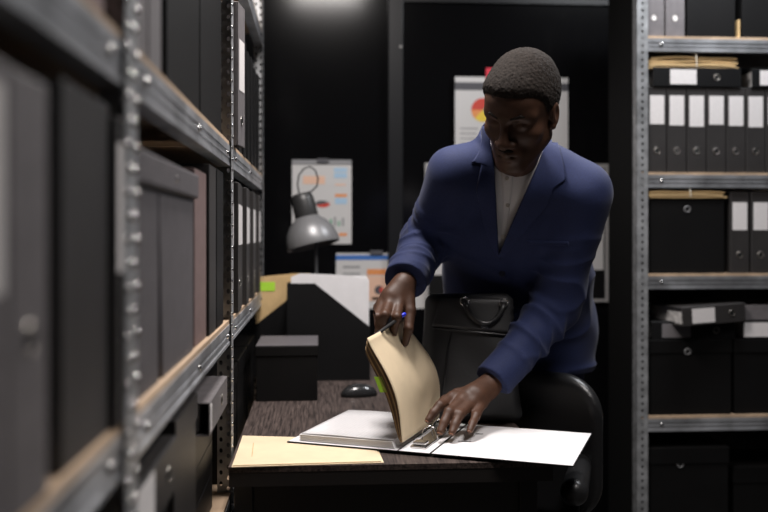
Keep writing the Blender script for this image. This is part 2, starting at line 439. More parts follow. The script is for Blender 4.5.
MB().box(rx0-.005, rx0-.002, RY+.040, RY+.302, 0.01, 2.24).build('side_panel', M['matteblack'], bpy.data.objects['metal_shelving_unit.003'])  # added matte black sheet, standing in for the darkness beside the rack
# ------------------------------------------------------------------ binders and boxes
CACHE = {}
def shared(key, fn):
    if key not in CACHE: CACHE[key] = fn()
    return CACHE[key]
def binder(label, loc, rot, group, w_=.072, h=.31, d=.28, m='black', lab='label', lz=(.19, .28), ring=True, ringz=.075, disc=False, labw=.78, name='lever_arch_binder', cat='binder'):
    """spine on local y=0 facing -y, thickness along x, height along z"""
    r = thing(name, label, cat, loc, rot, group)
    key = (w_, h, d, m)
    def cov():
        b = MB(); b.box(0, w_, 0, .003, 0, h, .0012, 1); b.box(0, .003, .003, d, 0, h, .001, 1); b.box(w_-.003, w_, .003, d, 0, h, .001, 1); return b.mesh('cover', M[m])
    link('cover', shared(('c',)+key, cov), r)
    link('paper_block', shared(('p',)+key, lambda: MB().box(.006, w_-.006, .02, d-.03, .006, h-.012).mesh('paper_block', M['pages'])), r)
    if lab:
        a = w_*(1-labw)/2
        link('spine_label', shared(('l', lab, lz, labw)+key, lambda: MB().box(a, w_-a, -.0008, .0004, lz[0], lz[1]).mesh('spine_label', M[lab])), r)
    if ring:
        def rg():
            b = MB(); mt = Matrix.Translation((w_/2, 0, ringz)) @ Matrix.Rotation(PI/2, 4, 'X')
            n = 20; R, q = .0105, .0016
            prof = [(R+q*math.cos(t), q*math.sin(t)) for t in [2*PI*i/8 for i in range(9)]]
            b.lathe(prof, n, mt); return b.mesh('finger_ring', M['ringmetal'], True)
        link('finger_ring', shared(('r', ringz)+key, rg), r)
        def hl():
            b = MB(); mt = Matrix.Translation((w_/2, 0, ringz)) @ Matrix.Rotation(PI/2, 4, 'X')
            b.lathe([(.0098, .0006), (0, .0006)], 20, mt); return b.mesh('finger_hole', M['label' if disc else 'hole'])
        link('finger_hole', shared(('h', ringz, disc)+key, hl), r)
    return r
def lidbox(label, x0, x1, y0, y1, z0, z1, m='blackbox', lid=.05, name='archive_box', hole=None, group=None, lidm=None, front='y'):
    r = thing(name, label, 'box', ((x0+x1)/2, (y0+y1)/2, z0), (0, 0, 0), group)
    hx, hy, H = (x1-x0)/2, (y1-y0)/2, z1-z0
    MB().box(-hx+.003, hx-.003, -hy+.003, hy-.003, 0, H-.006, .002).build('body', M[m], r)
    if lid: MB().box(-hx, hx, -hy, hy, H-lid, H, .0025).build('lid', M[lidm or m], r)
    if hole is not None:
        u, z = hole
        if front == 'y': mt = Matrix.Translation((u-(x0+x1)/2, -hy-(0 if z-z0 > H-lid else -.003), z-z0)) @ Matrix.Rotation(PI/2, 4, 'X')
        else: mt = Matrix.Translation((hx-(0 if z-z0 > H-lid else .003), u-(y0+y1)/2, z-z0)) @ Matrix.Rotation(PI/2, 4, 'Y')
        MB().lathe([(.0105+.0025*math.cos(t), .0025*math.sin(t)) for t in [2*PI*i/8 for i in range(9)]], 20, mt).build('pull_ring', M['lamp'], r, True)
        MB().lathe([(.009, .0008), (0, .0008)], 16, mt).build('pull_hole', M['hole'], r)
    return r
ROTL = (0, 0, PI/2)      # spine towards the aisle (+x)
def lb(label, y, z, group=None, dx=0, rz=0, **k):
    return binder(label, (LX-.008+dx, y, z+.0005), (0, 0, PI/2+rz), group, **k)
def flatL(label, y1, z, group=None, dx=0, rz=0, **k):
    """lying binder in a left rack: top of the spine towards the camera"""
    return binder(label, (LX-.012+dx, y1, z+.0005), (0, -PI/2, PI/2+rz), group, **k)

# --- left front unit
lb('pale grey binder with a large white label at the photo\'s left edge', .520, 1.05, 'grey binders nearest the camera', dx=.004, w_=.085, h=.305, m='grey', lz=(.155, .29), ring=False)
lb('pale grey binder with dark finger hole beside tall brown-black box, nearest unit', .608, 1.05, 'grey binders nearest the camera', dx=.004, w_=.085, h=.305, m='grey', lab=None, ringz=.12)
lidbox('tall dark brown-black box between blurred grey binder and near perforated post', -.55, LX-.004, .735, .905, 1.05, 1.376, m='char', lid=0)
lb('dark binder with white spine label tucked against the near perforated post', .907, 1.05, dx=.007, w_=.055, h=.31, m='char', lz=(.155, .285), ring=False, labw=.85)
lb('dark binder on top shelf of the nearest unit, left of its neighbour', .70, 1.45, 'binders high on the nearest unit', m='char', lab=None)
lb('taupe binder on top shelf of the nearest unit, beside the near post', .80, 1.45, 'binders high on the nearest unit', w_=.085, m='mauve', lab=None)
lidbox('black storage box low on the nearest unit, below the bright beam', -.56, LX-.02, .45, .90, .655, .94, lid=.05)
# --- left middle unit, upper shelf
g = 'binders on the upper shelf of the middle unit'
lb('grey binder with two chrome rivets just right of the near post, upper shelf', 1.02, 1.45, g, w_=.085, m='grey', lab=None, ringz=.20)
lb('grey binder with darker lower half, upper shelf, left of tall black box', 1.11, 1.45, g, w_=.085, m='grey', lab='labeldim', lz=(.0, .13), ringz=.165, labw=.98)
for nm, ya, yb, lab_ in (('a', 1.26, 1.60, 'large glossy black box on upper left shelf, directly right of grey binders'), ('b', 1.61, 1.95, 'large glossy black box on upper left shelf, next to the second post')):
    lidbox(lab_, -.56, LX-.008, ya, yb, 1.45, 1.84, m='blackbox', lid=0, group='large black boxes on the upper left shelf')
# --- left middle unit, middle shelf
r = thing('archive_box', 'grey lidded archive box with split front on the middle left shelf', 'box', (-.38, 1.27, 1.05))
MB().box(-.16, .158, -.245, .245, .001, .262, .003).build('body', M['boxgrey'], r)
MB().box(-.165, .178, -.255, .255, .252, .292, .004).build('lid', M['boxgrey'], r)
for ya, yb, sl in ((-.243, -.080, .0), (-.046, .243, .0)):
    MB().prism([(ya, 0.001), (yb, 0.001), (yb, .251), (ya-(.028 if ya > -.2 else 0), .251)], .011, 'yz', .159).build('front_flap', M['boxgrey'], r)
MB().lathe([(.005, 0), (.004, .002), (0, .003)], 12, Matrix.Translation((.178, .02, .272)) @ Matrix.Rotation(PI/2, 4, 'Y')).build('rivet', M['chrome'], r)
lb('mauve brown binder right of the grey lidded box on the middle shelf', 1.545, 1.05, w_=.155, h=.305, m='mauve', lab=None, ring=False, dx=-.004, name='box_file')
lb('black binder on the middle shelf between mauve box file and second post', 1.715, 1.05, 'black binders beside the second post', w_=.11, h=.325, m='char', lab=None, ring=False)
lb('black binder on the middle shelf touching the second post', 1.84, 1.05, 'black binders beside the second post', w_=.12, h=.325, m='black', lab=None, ring=False)
# --- left middle unit, low shelf: lying binders
g = 'binders lying flat low in the middle unit'
z = .655
for i in range(3):
    flatL('black lying binder on low left shelf, %s from bottom of near pile' % ORD[i], 1.33, z, g, dx=-.01, lab=None, ring=False); z += .073
flatL('binder lying flat on top of low left pile with big white label', 1.335, z, g, m='char', lz=(.185, .295), ringz=.075, dx=.004, w_=.075, labw=.9)
lidbox('black lidded box on the low left shelf behind the pile with white label', -.56, LX-.014, 1.36, 1.60, .655, .965, m='char', lid=.045)
z = .655
for i in range(3):
    flatL('black lying binder under second post, %s from bottom of far pile' % ORD[i], 1.965, z, g, dx=-.02, lab=None, ring=False); z += .073
flatL('grey binder lying flat below the middle shelf with finger hole beside second post', 1.965, z, g, m='grey', lab='label', lz=(.28, .305), ringz=.11, dx=.012, w_=.062)
# --- left far unit
g = 'binders on the upper shelf of the far unit'
lb('pale grey binder with long white label leaning out behind second post, upper shelf', 2.118, 1.45, g, w_=.075, h=.335, m='grey', lz=(.13, .25), ringz=.06, dx=.018, rz=-.12)
y = 2.215
for i in range(9):
    lb('dark binder on far left upper shelf, %s after the pale grey one' % ORD[i], y, 1.45, g, m='black' if i else 'char', h=.31, lab='label' if i == 0 else None, lz=(.12, .24), ring=False, dx=.004*((i*7) % 3)); y += .082+.014*(i % 2)
g = 'binders on the middle shelf of the far unit'
y = 2.125
for i in range(12):
    lb('labelled binder on far left middle shelf, %s past second post' % ORD[i], y, 1.05, g, w_=.073, h=.318, m='char', lz=(.165, .265), ringz=.07, dx=.005*((i*5) % 3)); y += .078+.01*((i*3) % 2)
y = 2.13
for i in range(3):
    lidbox('black box on dark low shelf behind desk edge, %s from second post' % ORD[i], -.56, LX-.02, y, y+.3, .655, .90, lid=.05, group='black boxes on the dark low shelf'); y += .33

# --- right unit
def rX(px): return at(px, 0, RY).x
def rZ(py, px=700): return at(px, py, RY).z
g = 'grey binders on the top right shelf'
binder('grey binder with round white disc on top right shelf, nearest the post', (rX(645), RY+.012, RZ[4]+.0005), (0, 0, 0), g, w_=rX(665.5)-rX(645), m='grey', lab=None, ringz=.066, disc=True)
binder('grey binder with round white disc on top right shelf, beside black box', (rX(667), RY+.012, RZ[4]+.0005), (0, 0, 0), g, w_=rX(686)-rX(667), m='grey', lab=None, ringz=.066, disc=True)
g = 'black boxes on the top right shelf'
lidbox('black box on top right shelf, next to the grey binders', rX(688), rX(738), RY+.012, RY+.29, RZ[4], 2.27, lid=0, group=g)
tag(MB().box(rX(739.5), rX(741.5), RY+.012, RY+.30, RZ[4]+.0005, RZ[4]+.065).build('card_divider', M['kraft']), 'thin kraft card divider between two black boxes on top right shelf', 'divider')
lidbox('black box on top right shelf, right of the kraft card divider', rX(743), rX(792), RY+.012, RY+.29, RZ[4], 2.27, lid=0, group=g)
g = 'standing binders on the second right shelf'
SB = []
xw = rX(668.6)-rX(648.6)
x = rX(648.8)
for i in range(8):
    binder('standing white-labelled binder on second right shelf, %s from post' % ORD[i], (x, RY+.012, RZ[3]+.0005), (0, 0, 0), g, w_=.0685, h=.306, m='char', lz=(.172-.004*(i % 3), .275), ringz=.077)
    x += xw
g = 'binders lying on the standing row'
zt = RZ[3]+.3075
binder('black binder lying across standing row under tied kraft folders', (rX(742), RY+.006, zt), (0, -PI/2, 0), g, w_=.068, h=.325, m='black', lz=(.165, .262), ringz=.09)
binder('black binder lying across standing row at the photo\'s right edge', (rX(845), RY+.006, zt), (0, -PI/2, 0), g, w_=.068, h=.345, m='black', lz=(.235, .315), ringz=.09)
def folder_bundle(label, x0, x1, y0, y1, z0, z1, n, sx):
    r = thing('tied_folder_bundle', label, 'folders', ((x0+x1)/2, y0, z0), (0, 0, 0), 'tied kraft folder bundles')
    t = (z1-z0)/n; hx = (x1-x0)/2
    for i in range(n):
        a = random.uniform(-.006, .006); wv = random.uniform(0, 6)
        b = MB()
        def f(u, v, a=a, i=i, wv=wv):
            e = (abs(u-.5)*2)**3
            return Vector((-hx+a+u*2*hx*(1-.04*(i % 2)), v*(y1-y0)+abs(a), t*(i+.12)+(1-e)*0-.35*t*e*(1 if i else -.2)+t*.12*math.sin(u*9+wv)*(1 if i else 0)+.0004))
        b.grid(f, 24, 2)
        b.build('folder', M['kraft'], r, thick=t*.62)
    s = sx-(x0+x1)/2
    MB().tube([(s, y1-y0-.02, z1-z0+.001), (s, -.003, z1-z0+.001), (s+.002, -.0035, .0), (s+.002, -.002, .0)], .0018, 6).build('string', M['string'], r)
folder_bundle('kraft folders tied with white string on lying binders, right rack\'s second shelf', rX(650), rX(741), RY+.01, RY+.25, zt+.0695, zt+.119, 4, rX(697))
bz = rZ(197)
lidbox('black box with finger ring below short kraft bundle, third right shelf', rX(650), rX(727), RY+.012, RY+.29, RZ[2], bz, lid=0, hole=(rX(689), rZ(209)))
folder_bundle('kraft folders tied with string on black box of third right shelf', rX(649), rX(727), RY+.006, RY+.25, bz+.001, RZ[3]-.058, 3, rX(690.5))
g = 'standing binders on the third right shelf'
for i, (a, b) in enumerate(((732, 751), (753, 772), (774, 793))):
    binder('black binder with white label standing on third right shelf, %s from black box' % ORD[i], (rX(a), RY+.012, RZ[2]+.0005), (0, 0, 0), g, w_=rX(b)-rX(a)-.001, h=.292, m='char', lz=(.155, .255), ringz=.066)
bz = rZ(340)
lidbox('large black box on fourth right shelf below two lying binders', rX(650), rX(734), RY+.012, RY+.29, RZ[1], bz, hole=(rX(689), rZ(352)), group='large black boxes on the fourth right shelf')
lidbox('large black box on fourth right shelf at the photo\'s right edge', rX(736), rX(822), RY+.012, RY+.29, RZ[1], bz, group='large black boxes on the fourth right shelf')
g = 'binders lying on the fourth shelf boxes'
binder('black lying binder with dull grey label under the skewed one', (rX(737), RY+.014, bz+.001), (0, -PI/2, 0), g, w_=.064, h=.31, m='black', lab='labeldim', lz=(.165, .27), ringz=.07)
binder('black binder lying skewed on another, its left side turned to view', (rX(744.5), RY-.012, bz+.067), (0, -PI/2-.05, .17), g, w_=.066, h=.255, d=.26, m='char', lz=(.125, .215), ringz=.056)
binder('lying binder with white label on the right edge\'s black box', (rX(745)+.31, RY+.012, bz+.001), (0, -PI/2, 0), g, w_=.066, h=.31, m='black', lz=(.2, .308), ringz=.07)
binder('grey lying binder topmost at right edge of fourth right shelf', (rX(746)+.31, RY+.014, bz+.069), (0, -PI/2, 0), g, w_=.052, h=.31, m='grey', lab=None, ring=False)
lidbox('black lidded box on the lowest right shelf with small metal pull', rX(650), rX(731), RY+.012, RY+.29, RZ[0], rZ(448), lid=.06, hole=(rX(682), rZ(465)))
lidbox('black lidded box on the lowest right shelf, hidden in shade at right', rX(737), rX(820), RY+.03, RY+.29, RZ[0], rZ(470), lid=.06)

# ------------------------------------------------------------------ things on the back wall
def rect(px0, py0, px1, py1, y, d, bev=0):
    a, b = at(px0, py1, y), at(px1, py0, y); return MB().box(a.x, b.x, y, y+d, a.z, b.z, bev)
def flat(px0, py0, px1, py1, y): return rect(px0, py0, px1, py1, y-.0006, .0006)
def pie(cx, cy, rp, a0, a1, y, sq=1):
    c = at(cx, cy, y); R = rp*y/FPX
    n = 14; pts = [(c.x, c.z)]+[(c.x+R*math.cos(a0+(a1-a0)*i/n), c.z+R*sq*math.sin(a0+(a1-a0)*i/n)) for i in range(n+1)]
    return MB().prism(pts, .0006, 'xz', y-.0007)
# chart board beside the lamp
r = thing('chart_board', 'white portrait chart sheet on back wall behind desk lamp', 'poster')
yb = WY-.006
rect(292, 160.5, 351.5, 244, yb, .005).build('sheet', M['sheet'], r)
rect(292, 160, 351.5, 164, yb-.003, .003).build('top_strip', M['chartgrey'], r)
rect(317, 158.5, 329, 163, yb-.008, .006, .001).build('clip', M['stripdark'], r)
for (a, b_, c_, d_, m_) in ((303, 176, 325, 184, 'peach'), (334, 168, 347, 172, 'lblue'), (334, 173, 347, 178, 'lblue'), (335, 194, 347, 197, 'orange'), (335, 198, 347, 204, 'lblue'), (339, 233, 347, 236, 'orange'), (298, 220, 306, 223, 'lblue'), (335, 184, 346, 185.5, 'peach')):
    flat(a, b_, c_, d_, yb).build('chart', M[m_], r)
pie(322, 204, 7, PI*.1, PI*1.1, yb, .5).build('chart', M['stripdark'], r)
pie(323, 204, 7, PI*1.1, PI*2.1, yb, .5).build('chart', M['red'], r)
for i, h in enumerate((4, 7, 9, 5, 8)):
    flat(326+i*4, 226-h, 328+i*4, 226, yb).build('chart_bar', M['green' if i % 2 else 'chartgrey'], r)
# low landscape sheet
r = thing('chart_sheet', 'landscape chart sheet with blue top band low on back wall', 'poster')
rect(336, 253, 430, 309, yb, .004).build('sheet', M['sheet'], r)
flat(336, 255, 430, 260, yb).build('top_band', M['blue'], r)
rect(370, 250.5, 383, 255, yb-.006, .006, .001).build('clip', M['stripdark'], r)
flat(367, 269, 399, 275, yb).build('chart', M['orange'], r)
flat(367, 276, 399, 301, yb).build('chart', M['peach'], r)
pie(379, 290, 4.5, PI*.3, PI*1.7, yb).build('chart', M['stripdark'], r); pie(379, 290, 4.5, -PI*.3, PI*.3, yb).build('chart', M['red'], r)
flat(372, 297, 386, 300, yb).build('chart', M['lblue'], r)
flat(343, 266, 360, 268, yb).build('chart', M['chartgrey'], r); flat(343, 273, 360, 274.5, yb).build('chart', M['chartgrey'], r)
flat(404, 281, 412, 284, yb).build('chart', M['lblue'], r); flat(404, 287, 412, 290, yb).build('chart', M['orange'], r)
# pie chart sheet above
r = thing('chart_sheet', 'chart sheet with red and yellow pie behind the person\'s head', 'poster')
ys = WY-.022
rect(455, 78, 568, 196, ys, .004).build('sheet', M['sheet'], r)
flat(455, 83.5, 568, 90, ys).build('top_band', M['stripdark'], r)
pie(483, 110, 12, PI*.3, PI*1.0, ys).build('pie_slice', M['red'], r); pie(483, 110, 12, PI*1.0, PI*1.25, ys).build('pie_slice', M['orange'], r)
pie(483, 110, 12, PI*1.25, PI*1.75, ys).build('pie_slice', M['yellow'], r); pie(483, 110, 12, -PI*.25, PI*.3, ys).build('pie_slice', M['green'], r)
for k in range(5): flat(460, 128+k*5, 478-k % 3, 129+k*5, ys).build('text_line', M['chartgrey'], r)
tag(rect(486, 68, 497, 81, ys-.003, .002).build('sticky_note', M['redpin']), 'small red sticky note on top edge of the pie chart sheet', 'note')
# framed board
r = thing('framed_notice_board', 'black notice board in pale metal frame behind the person', 'board')
yf = WY-.014
rect(425, 164, 609.5, 303, yf, .012).build('panel', M['black'], r)
for q in ((425, 164, 609.5, 168), (425, 299, 609.5, 303), (425, 168, 428.5, 299), (605.5, 168, 609.5, 299)):
    rect(*q, yf-.006, .006, .001).build('frame_rail', M['frame'], r)
tag(rect(431, 190, 470, 275, yf-.003, .002).build('paper_sheet', M['sheet']), 'white paper on framed board, showing between arm and torso', 'paper', 'papers on the framed board')
tag(rect(572, 185, 603.5, 270, yf-.003, .002).build('paper_sheet', M['sheet']), 'white paper on framed board, right of the blue sleeve', 'paper', 'papers on the framed board')

# ------------------------------------------------------------------ desk
DZ = .75
d = thing('desk', 'dark walnut desk holding the open binder and lamp', 'desk')
DX0, DX1, DXW, DY0, DY1, DY2 = -.193, .505, .27, 1.92, 2.42, 3.70
MB().prism([(DX0, DY0), (DX1, DY0), (DX1, DY1), (DXW, DY1), (DXW, DY2), (DX0, DY2)], .012, 'xy', DZ-.012).build('tabletop', M['desk'], d)
MB().prism([(DX0+.001, DY0+.001), (DX1-.001, DY0+.001), (DX1-.001, DY1-.001), (DXW-.001, DY1-.001), (DXW-.001, DY2-.001), (DX0+.001, DY2-.001)], .03, 'xy', DZ-.0425).build('edge_band', M['deskedge'], d)
for (x, y) in ((DX0+.03, DY0+.04), (DX1-.05, DY0+.04), (DX0+.03, DY2-.04), (DXW-.04, DY2-.04), (.22, DY1-.04)):
    MB().box(x-.02, x+.02, y-.02, y+.02, 0, DZ-.0428, .002).build('leg', M['plastic'], d)
MB().box(DX0+.05, DX1-.07, DY0+.03, DY0+.048, .60, DZ-.0428).build('apron', M['deskedge'], d)

# manila folder flat on the desk
r = thing('manila_folder', 'cream manila folder lying flat at the desk\'s near left corner', 'folder', (0, 0, DZ))
MB().prism([(-.186, 1.914), (.137, 1.928), (.128, 2.14), (-.187, 2.205)], .0016, 'xy', .0006).build('back_leaf', M['manila'], r)
MB().prism([(-.184, 1.919), (.132, 1.932), (.121, 2.14), (-.187, 2.199)], .0016, 'xy', .0028).build('front_leaf', M['manila'], r)
MB().prism([(-.15, 1.99), (-.148, 1.99), (-.154, 2.12), (-.156, 2.12)], .0003, 'xy', .0044).build('crease', M['kraft'], r)

# ------------------------------------------------------------------ open ring binder
e1 = Vector((.915, -.404, 0)); e2 = Vector((.404, .915, 0)); A0 = Vector((-.077, 2.115, 0))
BR = thing('open_ring_binder', 'open black ring binder with white inside on the desk, a cream divider lifted', 'binder', (A0.x, A0.y, DZ), (0, 0, math.atan2(e1.y, e1.x)))
BH = .325; zb = .0055
def bbox(name, x0, x1, y0, y1, z0, z1, m, par=None, bev=0): return MB().box(x0, x1, y0, y1, z0, z1, bev).build(name, M[m], par or BR)
for nm, x0, x1 in (('left_cover', 0, .2725), ('spine', .2735, .3485), ('right_cover', .350, .662)):
    c = bbox(nm, x0, x1, 0, BH, zb, zb+.0022, 'black'); bbox('lining', x0+.002, x1-.002, .002, BH-.002, zb+.0023, zb+.0030, 'paper', c)
# paper stack on the left cover, page by page
ps = MB()
for i in range(12):
    o = .0015*math.sin(i*2.1); zz = zb+.0036+i*.00125
    ps.prism([(.028+o, .012+o), (.262-i*.0006, .012+o*.6), (.262-i*.0006, BH-.014), (.030+o, BH-.014)], .0011, 'xy', zz)
st = ps.build('paper_stack', M['paper'], BR)
ztop = zb+.0036+12*.00125
M['text'] = lined_paper('printed_page', (.78, .77, .78), (.42, .41, .43), 110, 0, .35, .16)
def top_page(u, v):
    return Vector((.03+u*.228, .014+v*.296, ztop+.002+.012*max(0, u-.55)**1.5+.002*math.sin(u*4)))
MB().grid(top_page, 20, 4).build('printed_page', M['text'], BR, True, thick=.0004)
# ring mechanism
rm = bbox('ring_mechanism', .292, .330, .03, BH-.03, zb+.0035, zb+.0085, 'chrome', None, .002)
for yy in (.122, .202):
    MB().tube([(.311+.019*math.cos(t), yy, zb+.008+.028*math.sin(t)) for t in [PI*i/12 for i in range(13)]], .0018, 8).build('ring', M['chrome'], rm, True)
MB().box(.296, .326, .040, .068, zb+.009, zb+.016, .002).build('lever', M['chrome'], rm)
MB().box(.30, .322, BH-.075, BH-.045, zb+.009, zb+.022, .002).build('lever', M['plastic'], rm)
# two black marks on the right lining (index cut-outs)
for (px, py, L) in ((464.5, 441.5, .012), (479, 434, .008)):
    p = atz(px, py, DZ+zb+.003)
    q = p-Vector((A0.x, A0.y, 0)); lx, ly = q.dot(e1), q.dot(e2)
    MB().prism([(lx+L*1.3*math.cos(t), ly+L*.45*math.sin(t)+L*.25*math.cos(t)) for t in [2*PI*i/14 for i in range(14)]], .0004, 'xy', zb+.0031).build('thumb_slot', M['hole'], BR)
# lifted leaves (world coordinates -> binder space)
BRm = Matrix.Translation((A0.x, A0.y, DZ)) @ Matrix.Rotation(math.atan2(e1.y, e1.x), 4, 'Z')
BRi = BRm.inverted()
N0 = Vector((.186, 2.022, .772)); F0 = Vector((.306, 2.292, .772))
NT = atf(367.5, 338, 2.03)-N0; FT = atf(404, 319, 2.27)-F0
def leaf(a, b, off=0, lag=0):
    base = N0.lerp(F0, a); top = NT.lerp(FT, a)
    bul = (.020+.016*a)*math.sin(PI*min(1, b*1.05))**1.2
    p = base+top*b+Vector((.93, -.30, .1))*bul
    p += Vector((-.9, .38, 0))*(off*(.35+1.0*math.sin(PI*min(1, b))**.8))+Vector((0, 0, -.004*lag*b))
    return BRi @ p
MB().grid(lambda a, b: leaf(a, b), 24, 24).build('raised_divider', M['manila'], BR, True, thick=.0008)
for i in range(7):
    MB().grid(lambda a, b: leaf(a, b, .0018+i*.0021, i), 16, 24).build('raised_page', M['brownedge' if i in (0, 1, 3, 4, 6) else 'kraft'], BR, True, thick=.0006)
def tabf(u, v):
    p = BRm @ leaf(.02, .47+.15*v, .014)
    return BRi @ (p+Vector((-.018*u, -.004, 0)))
MB().grid(tabf, 2, 3).build('index_tab', M['lime'], BR, thick=.0006)

# ------------------------------------------------------------------ desk objects behind
# lidded black box
fx0, fx1, fy = at(255, 398, 2.66).x, at(318.5, 398, 2.66).x, 2.66
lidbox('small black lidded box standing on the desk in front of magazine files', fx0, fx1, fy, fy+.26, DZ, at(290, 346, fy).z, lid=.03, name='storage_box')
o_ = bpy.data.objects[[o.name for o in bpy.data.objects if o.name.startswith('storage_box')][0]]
MB().box(-(fx1-fx0)/2+.002, (fx1-fx0)/2-.002, -.128, .128, at(290, 346, fy).z-DZ, at(290, 346, fy).z-DZ+.0012).build('lid_painted_light', M['boxgrey'], o_)  # thin grey sheet: overhead light on the black lid, put into the colour
# magazine files
def mag_file(label, prof, y0, y1, tall_left):
    r = thing('magazine_file', label, 'file holder', (0, y0, DZ), (0, 0, 0), 'black magazine files')
    T = .003; D = y1-y0
    MB().prism(prof, T, 'xz', 0).build('side_panel', M['black'], r); MB().prism(prof, T, 'xz', D-T).build('side_panel', M['black'], r)
    xs = [p[0] for p in prof]; x0, x1 = min(xs), max(xs)
    hl = max(p[1] for p in prof if p[0] < x0+.002); hr = max(p[1] for p in prof if p[0] > x1-.002)
    MB().box(x0, x0+T, T, D-T, 0.001, hl).build('end_panel', M['black'], r); MB().box(x1-T, x1, T, D-T, 0.001, hr).build('end_panel', M['black'], r)
    MB().box(x0+T, x1-T, T, D-T, 0.001, .004).build('base_panel', M['black'], r)
    return r
def pr(pts, y): return [(at(a, b, y).x, max(.001, at(a, b, y).z-DZ)) for a, b in pts]
y1f = 3.02
mag_file('black magazine file on desk behind small box, filled with white papers', pr([(287, 384), (370, 384), (370, 327), (315, 283.5), (287, 283.5)], y1f), y1f, y1f+.085, True)
y2f = 3.115
mag_file('black magazine file behind the other, holding kraft folder with lime note', pr([(249, 384), (330, 384), (330, 284), (287, 300), (249, 330)], y2f), y2f, y2f+.085, False)
# papers in the front file
r = thing('paper_sheaf', 'curved sheaf of white papers standing in the front magazine file', 'papers', (0, 0, 0))
for i in range(5):
    yy = y1f+.012+i*.013
    pts = [at(a, b, yy) for a, b in ((291, 277), (300, 273.5), (330, 274.5), (352, 276), (366, 279-i*.8), (369, 284-i), (369, 330))]
    lo = DZ+.006
    poly = [(pts[0].x, lo)]+[(p.x, p.z) for p in pts]+[(pts[-1].x-.006, lo)]
    MB().prism(poly, .004, 'xz', yy).build('sheet', M['paper'], r)
r = thing('kraft_folder', 'kraft folder with lime sticky note standing in rear magazine file', 'folder', (0, 0, 0))
for i in range(2):
    yy = y2f+.014+i*.02
    pts = [at(a, b, yy) for a, b in ((256, 322), (255, 280), (258, 277), (297-i*4, 275-i*1.5), (310, 275-i*1.5), (312, 300))]
    lo = DZ+.006
    MB().prism([(pts[0].x, lo)]+[(p.x, p.z) for p in pts]+[(pts[-1].x, lo)], .004, 'xz', yy).build('leaf', M['kraft'], r)
a, b = at(260, 291, y2f+.0135), at(275, 282, y2f+.0135)
MB().box(a.x, b.x, y2f+.0125, y2f+.0138, a.z, b.z).build('sticky_note', M['lime'], r)
# mouse
mp = atz(359, 396, DZ)
r = thing('computer_mouse', 'black computer mouse on desk right of small box', 'mouse', (mp.x, mp.y, DZ), (0, 0, .22))
v = Vol((-.07, -.045, -.005), (.07, .045, .05), .0022)
v.add(ell((0, 0, .004), (.056, .032, .034)), 0); v.D = np.maximum(v.D, -(v.all()[3]-.0008)).astype(np.float32)
sdf_obj('shell', v, M['mousegrey'], r, 1)
MB().prism([(.057*math.cos(t), .033*math.sin(t)) for t in [2*PI*i/28 for i in range(28)]], .009, 'xy', .0008).build('base', M['plastic'], r)
MB().lathe([(.008, -.003), (.008, .003)], 16, Matrix.Translation((-.03, 0, .028)) @ Matrix.Rotation(PI/2, 4, 'X')).build('scroll_wheel', M['plastic'], r)
# desk lamp
ly = 3.30
lb_ = at(316, 300, ly)
r = thing('desk_lamp', 'grey metal desk lamp with dome shade and cable loop', 'lamp', (lb_.x, ly, DZ))
def L(px, py, y=ly): return at(px, py, y)-Vector((lb_.x, ly, DZ))
MB().lathe([(0, .0005), (.085, .0005), (.088, .008), (.08, .018), (.02, .024), (0, .024)], 32).build('base', M['lampdark'], r, True)
MB().tube([(0, 0, .02), (0, 0, .2), L(316, 262), L(316, 236)], .0065, 12).build('pole', M['lamp'], r, True)
ax = (L(299.5, 182)-L(316, 252)).normalized(); ax = (ax+Vector((0, .12, 0))).normalized()
q = ax.to_track_quat('Z', 'Y').to_matrix().to_4x4(); base = L(313.5, 246)
S = 3.30/900
outer = [(26.5, 0), (26.8, 1.5), (26, 8), (23.5, 16), (19, 23), (13.5, 28), (11.5, 30)]
inner = [(10.5, 29), (18, 22), (22.5, 15), (25, 7.5), (25.8, .3), (26.5, 0)]
MB().lathe([(a*S, b*S) for a, b in outer+inner], 40, Matrix.Translation(base) @ q).build('shade', M['lamp'], r, True)
MB().lathe([(a*S, b*S) for a, b in ((0, 29), (11.5, 29), (12, 31), (11.5, 46), (10.5, 52), (9, 53.5), (0, 53.5))], 32, Matrix.Translation(base) @ q).build('lamp_socket', M['lampdark'], r, True)
MB().lathe([(0, 8*S), (7*S, 10*S), (9*S, 17*S), (5*S, 25*S), (4*S, 29*S)], 20, Matrix.Translation(base) @ q).build('bulb', M['paper'], r, True)
lp = [(299, 193), (297.5, 184), (299, 175), (304, 168.5), (310, 166.5), (315, 170), (318, 178), (317, 186), (312, 191), (306, 193), (303, 196)]
MB().tube([L(a, b, ly+.0+.004*i) for i, (a, b) in enumerate(lp)], .0028, 8).build('cable', M['lampdark'], r, True)

# ------------------------------------------------------------------ leather bag on the desk
r = thing('leather_bag', 'black leather briefcase standing on desk in front of the person', 'bag', (0, 0, 0))
bc = np.array([.385, 2.352, DZ])
def bagf(x, y, z):
    t = np.clip((z-DZ)/.335, 0, 1)
    hw = .148-.030*t-.010*np.sin(t*PI); hd = .050-.022*t
    xc = x-bc[0]-.010*t; yc = y-bc[1]-.012*t
    puff = .010*np.cos(xc*10)*np.sin(PI*np.clip(t, 0, 1))+.004*np.sin(xc*34+t*9)*np.sin(PI*t)
    r_ = .026
    q = [np.abs(xc)-hw+r_, np.abs(yc)-hd-puff+r_, np.abs(z-DZ-.168)-.167+r_]
    return np.sqrt(sum(np.maximum(v_, 0)**2 for v_ in q))+np.minimum(np.maximum(np.maximum(q[0], q[1]), q[2]), 0)-r_
v = Vol((.20, 2.25, .74), (.57, 2.45, 1.11), .004); v.add((bagf, (.2, 2.25, .74), (.57, 2.45, 1.11)), 0)
v.D = np.maximum(v.D, (DZ+.0015-v.all()[3])).astype(np.float32)
bag = sdf_obj('body', v, M['bag'], r, 2)
dg = None
